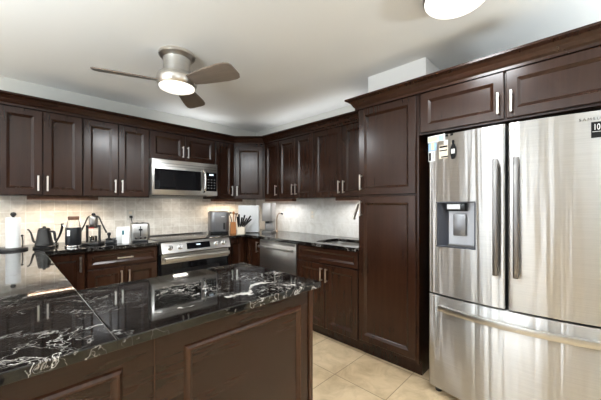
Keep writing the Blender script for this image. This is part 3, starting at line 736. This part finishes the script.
added_uplight('tall dark uplight lamp, added unseen to brighten the ceiling, in the dining area by the right wall', 2.0, -1.3, 85)

# ------------------------------------------------------------------ wall plates
def outlet(label, loc, rotz, cord=None):
    o = thing('wall_outlet', label, 'outlet', loc, rotz, 'wall outlets')
    MB().box(-.036, .036, -.006, 0, -.058, .058, .002).build('cover_plate', PLATE, o)
    for z in (-.024, .024): MB().box(-.015, .015, -.0075, -.006, z - .015, z + .015, .001, 1).build('socket', CREAM, o)
    return o
outlet('white wall outlet behind the coffee grinder', (.365, YB - .0065, 1.15), 0)
outlet('white wall outlet above the toaster with a black plug', (.985, YB - .0065, 1.17), 0)
outlet('pale wall outlet on the marble backsplash left of the sink', (XR - .0065, 2.47, 1.16), R(-90))

# ------------------------------------------------------------------ counter things, left
VA = R(45)      # turn that faces a thing to the camera side roughly
o = thing('paper_towel_holder', 'dark upright paper towel holder on the left counter', 'paper towel holder', (.045, 3.31, ZC))
MB().lathe([(0, 0), (.088, 0), (.090, .004), (.088, .016), (.080, .020), (0, .020)], n=40).build('base', MATTEB, o, True)
MB().lathe([(0, .02), (.008, .02), (.008, .275), (0, .275)], n=16).build('pole', MATTEB, o, True)
MB().lathe([(0, .272), (.010, .274), (.018, .284), (.019, .294), (.013, .305), (0, .309)], n=20).build('knob', MATTEB, o, True)
m_ = MB(); m_.tube([(.052, -.052, .018), (.054, -.054, .07), (.050, -.050, .115)], .004, 8); m_.lathe([(0, .108), (.008, .112), (.009, .122), (0, .128)], .050, -.050, 14); m_.build('side_arm', MATTEB, o, True)
tag(MB().lathe([(.020, .021), (.045, .021), (.046, .025), (.046, .262), (.044, .266), (.020, .266), (.020, .021)], n=44).build('paper_towel_roll', PAPER, smooth=True, loc=(.045, 3.31, ZC)), 'white paper towel roll standing on the dark holder', 'paper towels')

o = thing('gooseneck_kettle', 'matte black gooseneck kettle on its heating base, beside the paper towels', 'kettle', (.232, 3.29, ZC), R(-45))
MB().lathe([(0, 0), (.070, 0), (.074, .004), (.074, .014), (.066, .020), (0, .020)]).build('heating_base', BLACK, o, True)
MB().lathe([(0, .021), (.061, .021), (.063, .026), (.061, .040), (.052, .085), (.042, .150), (.040, .160), (0, .162)]).build('body', MATTEB, o, True)
MB().lathe([(0, .162), (.037, .162), (.036, .169), (.012, .172), (.010, .184), (0, .186)], n=28).build('lid', MATTEB, o, True)
MB().tube([(-.056, 0, .045), (-.088, 0, .055), (-.100, 0, .085), (-.112, 0, .125), (-.130, 0, .152), (-.142, 0, .156)], [.010, .008, .006, .005]).build('spout', MATTEB, o, True)
MB().tube([(.036, 0, .142), (.062, 0, .140), (.082, 0, .136), (.088, 0, .115), (.092, 0, .085), (.098, 0, .060)], [.008, .010, .010, .009]).build('handle', BLACK, o, True)

o = thing('coffee_grinder', 'black coffee grinder with clear hopper and brown lid beside the kettle', 'coffee grinder', (.418, 3.20, ZC), R(-42))
MB().lathe([(0, 0), (.060, 0), (.062, .006), (.060, .014), (.055, .018), (0, .018)]).build('base', CHROME, o, True)
MB().lathe([(0, .018), (.056, .018), (.058, .03), (.058, .16), (.054, .170), (0, .172)]).build('body', BLACK, o, True)
MB().lathe([(.050, .172), (.052, .176), (.040, .234), (.037, .236), (.044, .172)]).build('hopper', GLASS, o, True)
MB().lathe([(0, .236), (.038, .236), (.040, .240), (.040, .262), (.037, .267), (0, .268)]).build('lid', BROWNLID, o, True)
MB().box(-.012, .014, -.061, -.050, .10, .15, .002).build('badge', CHROME, o)
MB().tube([(-.052, 0, .17), (-.085, 0, .185), (-.088, 0, .21)], [.005, .005], 8).build('crank', CHROME, o, True)
o = thing('portafilter', 'black handled metal coffee tool leaning between the kettle and the grinder', 'coffee tool', (.330, 3.375, ZC), R(-45))
MB().tube([(-.03, 0, .012), (-.005, 0, .055), (.020, 0, .105), (.036, 0, .16), (.040, 0, .20)], [.007, .008, .010, .010]).build('handle', BLACK, o, True)
MB().lathe([(0, 0), (.028, 0), (.030, .004), (.030, .028), (.026, .030), (.024, .006), (0, .006)], -.030, 0, 24).build('basket', CHROME, o, True)

o = thing('lever_espresso_maker', 'manual lever espresso maker with two raised arms, left of the white bags', 'espresso maker', (.575, 3.27, ZC), R(-36))
MB().rbox(-.078, .078, -.08, .08, 0, .022, .05).build('base', MATTEB, o, True)
m_ = MB()
for s in (-1, 1): m_.box(s * .052 - .007, s * .052 + .007, -.012, .012, .022, .178, .003)
m_.box(-.059, .059, -.014, .014, .160, .180, .003); m_.build('frame', MATTEB, o, True)
MB().lathe([(0, .15), (.034, .15), (.036, .155), (.036, .24), (.032, .256), (.018, .268), (0, .272)], n=30).build('cylinder', STEELD, o, True)
for s in (-1, 1): MB().tube([(s * .014, 0, .262), (s * .045, 0, .252), (s * .075, 0, .185), (s * .112, 0, .105)], [.008, .007, .006, .008]).build('lever_arm', MATTEB, o, True)
MB().lathe([(0, .264), (.016, .266), (.018, .278), (.012, .29), (0, .292)], n=20).build('top_knob', BLACK, o, True)
MB().box(-.022, .022, -.038, -.034, .150, .160).build('badge', mat('red_badge', (.45, .03, .02), .5), o)
tag(MB().lathe([(0, .0225), (.024, .0225), (.030, .03), (.032, .075), (.029, .078), (.026, .035), (0, .03)], n=28).build('espresso_cup', CHROME, smooth=True, loc=(.575, 3.27, ZC)), 'small metal cup on the base of the lever espresso maker', 'cup')

o = thing('tamper_stand', 'low black tamper stand between the espresso maker and the white bags', 'tamper stand', (.698, 3.188, ZC), R(-34))
MB().box(-.040, .040, -.034, .034, 0, .036, .006).build('tray', BLACK, o, True)
MB().lathe([(0, .036), (.028, .036), (.028, .05), (.010, .056), (.009, .075), (.016, .085), (.015, .105), (0, .11)], -.018, 0, 24).build('tamper', BLACK, o, True)
MB().rbox(.012, .038, -.026, .026, .036, .058, .012).build('lid', DGREY, o, True)

def bag(name, label, loc, rot, w_, d, h):
    o = thing(name, label, 'coffee bag', loc, rot, 'white coffee bags')
    V = []; F = []; rows = [(0, 1, 1), (.03, 1.03, 1.05), (.55, .99, .9), (.80, .98, .45), (.90, .97, .12), (1.0, .96, .08)]
    for f, a, c in rows:
        for sx_, sy_ in ((-1, -1), (-.33, -1.08), (.33, -1.08), (1, -1), (1, 1), (.33, 1.08), (-.33, 1.08), (-1, 1)): V.append((sx_ * a * w_ / 2, sy_ * c * d / 2, f * h))
    for k in range(len(rows) - 1):
        for q in range(8): F.append((8 * k + q, 8 * k + (q + 1) % 8, 8 * k + 8 + (q + 1) % 8, 8 * k + 8 + q))
    F += [tuple(range(8))[::-1], tuple(range(8 * len(rows) - 8, 8 * len(rows)))]
    m_ = MB(); m_.quads(V, F); m_.build('pouch', PAPER, o, True)
    return o
o = bag('coffee_bag', 'left white paper coffee bag beside the toaster', (.778, 3.206, ZC), R(-30), .062, .045, .155)
o = bag('coffee_bag', 'white paper coffee bag with a teal mark, touching the toaster', (.810, 3.13, ZC), R(-32), .058, .045, .16)
MB().box(-.028, -.012, -.0262, -.0225, .085, .125).build('teal_mark', TEAL, o)

o = thing('toaster', 'brushed steel two-slot toaster at the end of the left counter', 'toaster', (.955, 3.22, ZC), R(-14))
MB().box(-.068, .068, -.125, .125, 0, .016, .003).build('base', BLACK, o)
MB().rbox(-.082, .082, -.132, .132, .016, .185, .03, small=.02).build('shell', SATIN, o, True)
for s in (-1, 1): MB().box(s * .026 - .012, s * .026 + .012, -.095, .095, .1835, .1865).build('slot', BLACK, o)
MB().box(-.004, .004, -.1345, -.131, .06, .16).build('lever_track', BLACK, o)
MB().box(-.016, .016, -.15, -.133, .118, .134, .003).build('lever', BLACK, o)
for x in (-.04, 0, .04): MB().lathe([(0, 0), (.011, 0), (.010, .012), (0, .012)], n=18, M=Matrix.Translation((x, -.131, .045)) @ Matrix.Rotation(R(90), 4, 'X')).build('dial', CHROME, o, True)

# ------------------------------------------------------------------ counter things, right corner
inv = (Matrix.Translation((.955, 3.22, ZC)) @ Matrix.Rotation(R(-14), 4, 'Z')).inverted() @ Matrix.Translation((.985, 3.62, 1.15))
cb = MB().tube([(0, -.008, -.01), (.004, -.02, -.06), (.03, -.03, -.12), (.05, -.10, -.20), (.06, -.16, -.226), (.0, -.25, -.226)], .004, 8).build('power_cord', RUBBER, o, True, tf=inv)
MB().box(-.012, .012, -.012, .026, -.017, .011, .003).build('plug', RUBBER, cb, tf=inv)

o = thing('air_fryer', 'grey metallic air fryer on the counter right of the range', 'air fryer', (1.968, 3.45, ZC), R(-17))
MB().rbox(-.115, .115, -.115, .115, 0, .024, .05).build('base', BLACK, o, True)
MB().rbox(-.122, .122, -.122, .122, .024, .275, .055, 8, small=.008).build('housing', GREYP, o, True)
MB().rbox(-.110, .110, -.110, .110, .275, .283, .05, small=.003).build('top_cap', BLACK, o, True)
dw = MB().box(-.066, .066, -.1275, -.121, .035, .150, .002).build('drawer_front', GREYP, o)
m_ = MB(); m_.box(.030, .052, -.158, -.127, .052, .138, .006, 3); m_.build('handle', BLACK, dw, True)
MB().box(.01, .05, -.1235, -.121, .21, .222).build('badge', SILVERP, o)
o = thing('utensil_block', 'honey-coloured wooden utensil block between the air fryer and the knife block', 'utensil holder', (2.065, 3.255, ZC), R(-25))
m_ = MB(); V = [(-.036, -.036, 0), (.036, -.036, 0), (.036, .036, 0), (-.036, .036, 0), (-.028, -.02, .145), (.034, -.02, .145), (.034, .036, .145), (-.028, .036, .145)]
m_.quads(V, [(3, 2, 1, 0), (4, 5, 6, 7), (0, 1, 5, 4), (1, 2, 6, 5), (2, 3, 7, 6), (3, 0, 4, 7)]); m_.build('block', OAK, o)
for n_, lab, px, mm, lean in (('ladle', 'black ladle standing leftmost in the utensil block', -.012, BLACK, -.028), ('wooden_spoon', 'wooden spoon standing in the utensil block', .012, OAK, .0), ('spatula', 'dark brown spatula standing rightmost in the utensil block', .030, BROWNLID, .018)):
    t_ = thing(n_, lab, 'utensil', (2.069 + px * .9, 3.268 - px * .4, ZC + .1455), R(-25), 'utensils in the wooden block')
    MB().tube([(0, 0, 0), (lean * .4, 0, .05), (lean, 0, .10)], [.005, .006], 8, M=None).build('handle', mm, t_, True)
    m_ = MB()
    if n_ == 'ladle': m_.tube([(lean, 0, .098), (lean - .004, 0, .112), (lean + .010, -.004, .120), (lean + .022, -.006, .112)], [.006, .009, .012], 10)
    elif n_ == 'spatula': m_.box(lean - .02, lean + .02, -.004, .004, .098, .112, .003)
    else: m_.lathe([(0, .095), (.012, .10), (.018, .118), (.012, .134), (0, .138)], lean, 0, 20)
    m_.build('head', mm, t_, True)
o = thing('countertop_appliance', 'tall white flat-fronted box appliance standing behind the knives', 'appliance', (2.275, 3.195, ZC), R(-43))
MB().box(-.134, .134, -.06, .06, .008, .362, .008, 3).build('housing', WHITEP, o, True)
MB().box(-.115, .115, -.05, .05, 0, .008).build('foot', BLACK, o)
o = thing('coffee_machine', 'grey upright single-serve coffee machine beside the white box appliance', 'coffee machine', (2.45, 3.00, ZC), R(-58))
MB().rbox(-.075, .075, -.085, .10, 0, .026, .02).build('base', DGREY, o, True)
MB().rbox(-.064, .064, .01, .10, .026, .155, .02).build('column', MACH, o, True)
MB().rbox(-.070, .070, -.09, .10, .155, .390, .022).build('head', MACH, o, True)
MB().box(-.02, .02, -.07, -.03, .125, .157, .004).build('nozzle', BLACK, o)
MB().box(-.06, .06, -.075, .0, .026, .032, .001).build('drip_grate', BLACK, o)
o = thing('knife_block', 'cream knife block in front of the white box appliance', 'knife block', (2.10, 3.115, ZC), R(-43))
m_ = MB(); V = [(-.045, -.05, 0), (.045, -.05, 0), (.045, .05, 0), (-.045, .05, 0), (-.045, -.045, .085), (.045, -.045, .085), (.045, .035, .115), (-.045, .035, .115)]
m_.quads(V, [(3, 2, 1, 0), (4, 5, 6, 7), (0, 1, 5, 4), (1, 2, 6, 5), (2, 3, 7, 6), (3, 0, 4, 7)]); m_.build('block', CREAM, o)
q = Vector((0, -.10, .17)).normalized()
kk = 0
names = ['leftmost knife in the front row of the cream block', 'second knife from left in the front row of the cream block', 'third knife from left in the front row of the cream block', 'rightmost knife in the front row of the cream block',
         'leftmost knife in the rear row of the cream block', 'middle knife in the rear row of the cream block', 'rightmost knife in the rear row of the cream block']
rotm = Matrix.Rotation(R(-43), 4, 'Z')
for row, cnt in ((0, 4), (1, 3)):
    for c_ in range(cnt):
        lx = (c_ - (cnt - 1) / 2) * (.022 if cnt == 4 else .028); ly, lz = (-.024, .094) if row == 0 else (.014, .1085)
        p = rotm @ Vector((lx, ly, lz)); fan = lx * 2.3 + .065
        t_ = thing('kitchen_knife', 'black-handled knife, ' + names[kk], 'knife', (2.10 + p.x, 3.115 + p.y, ZC + p.z), R(-43), 'knives in the cream knife block')
        L_ = .125 - .010 * c_ + .015 * row
        MB().tube([(0, 0, -.002), (fan * .25, -.02 * .6, .035), (fan * .7, -.045 * .8, L_)], [.0075, .0095, .0105], 8).build('handle', BLACK, t_, True)
        MB().lathe([(0, 0), (.008, 0), (.008, .006), (0, .006)], 0, 0, 12).build('bolster', CHROME, t_, True)
        kk += 1
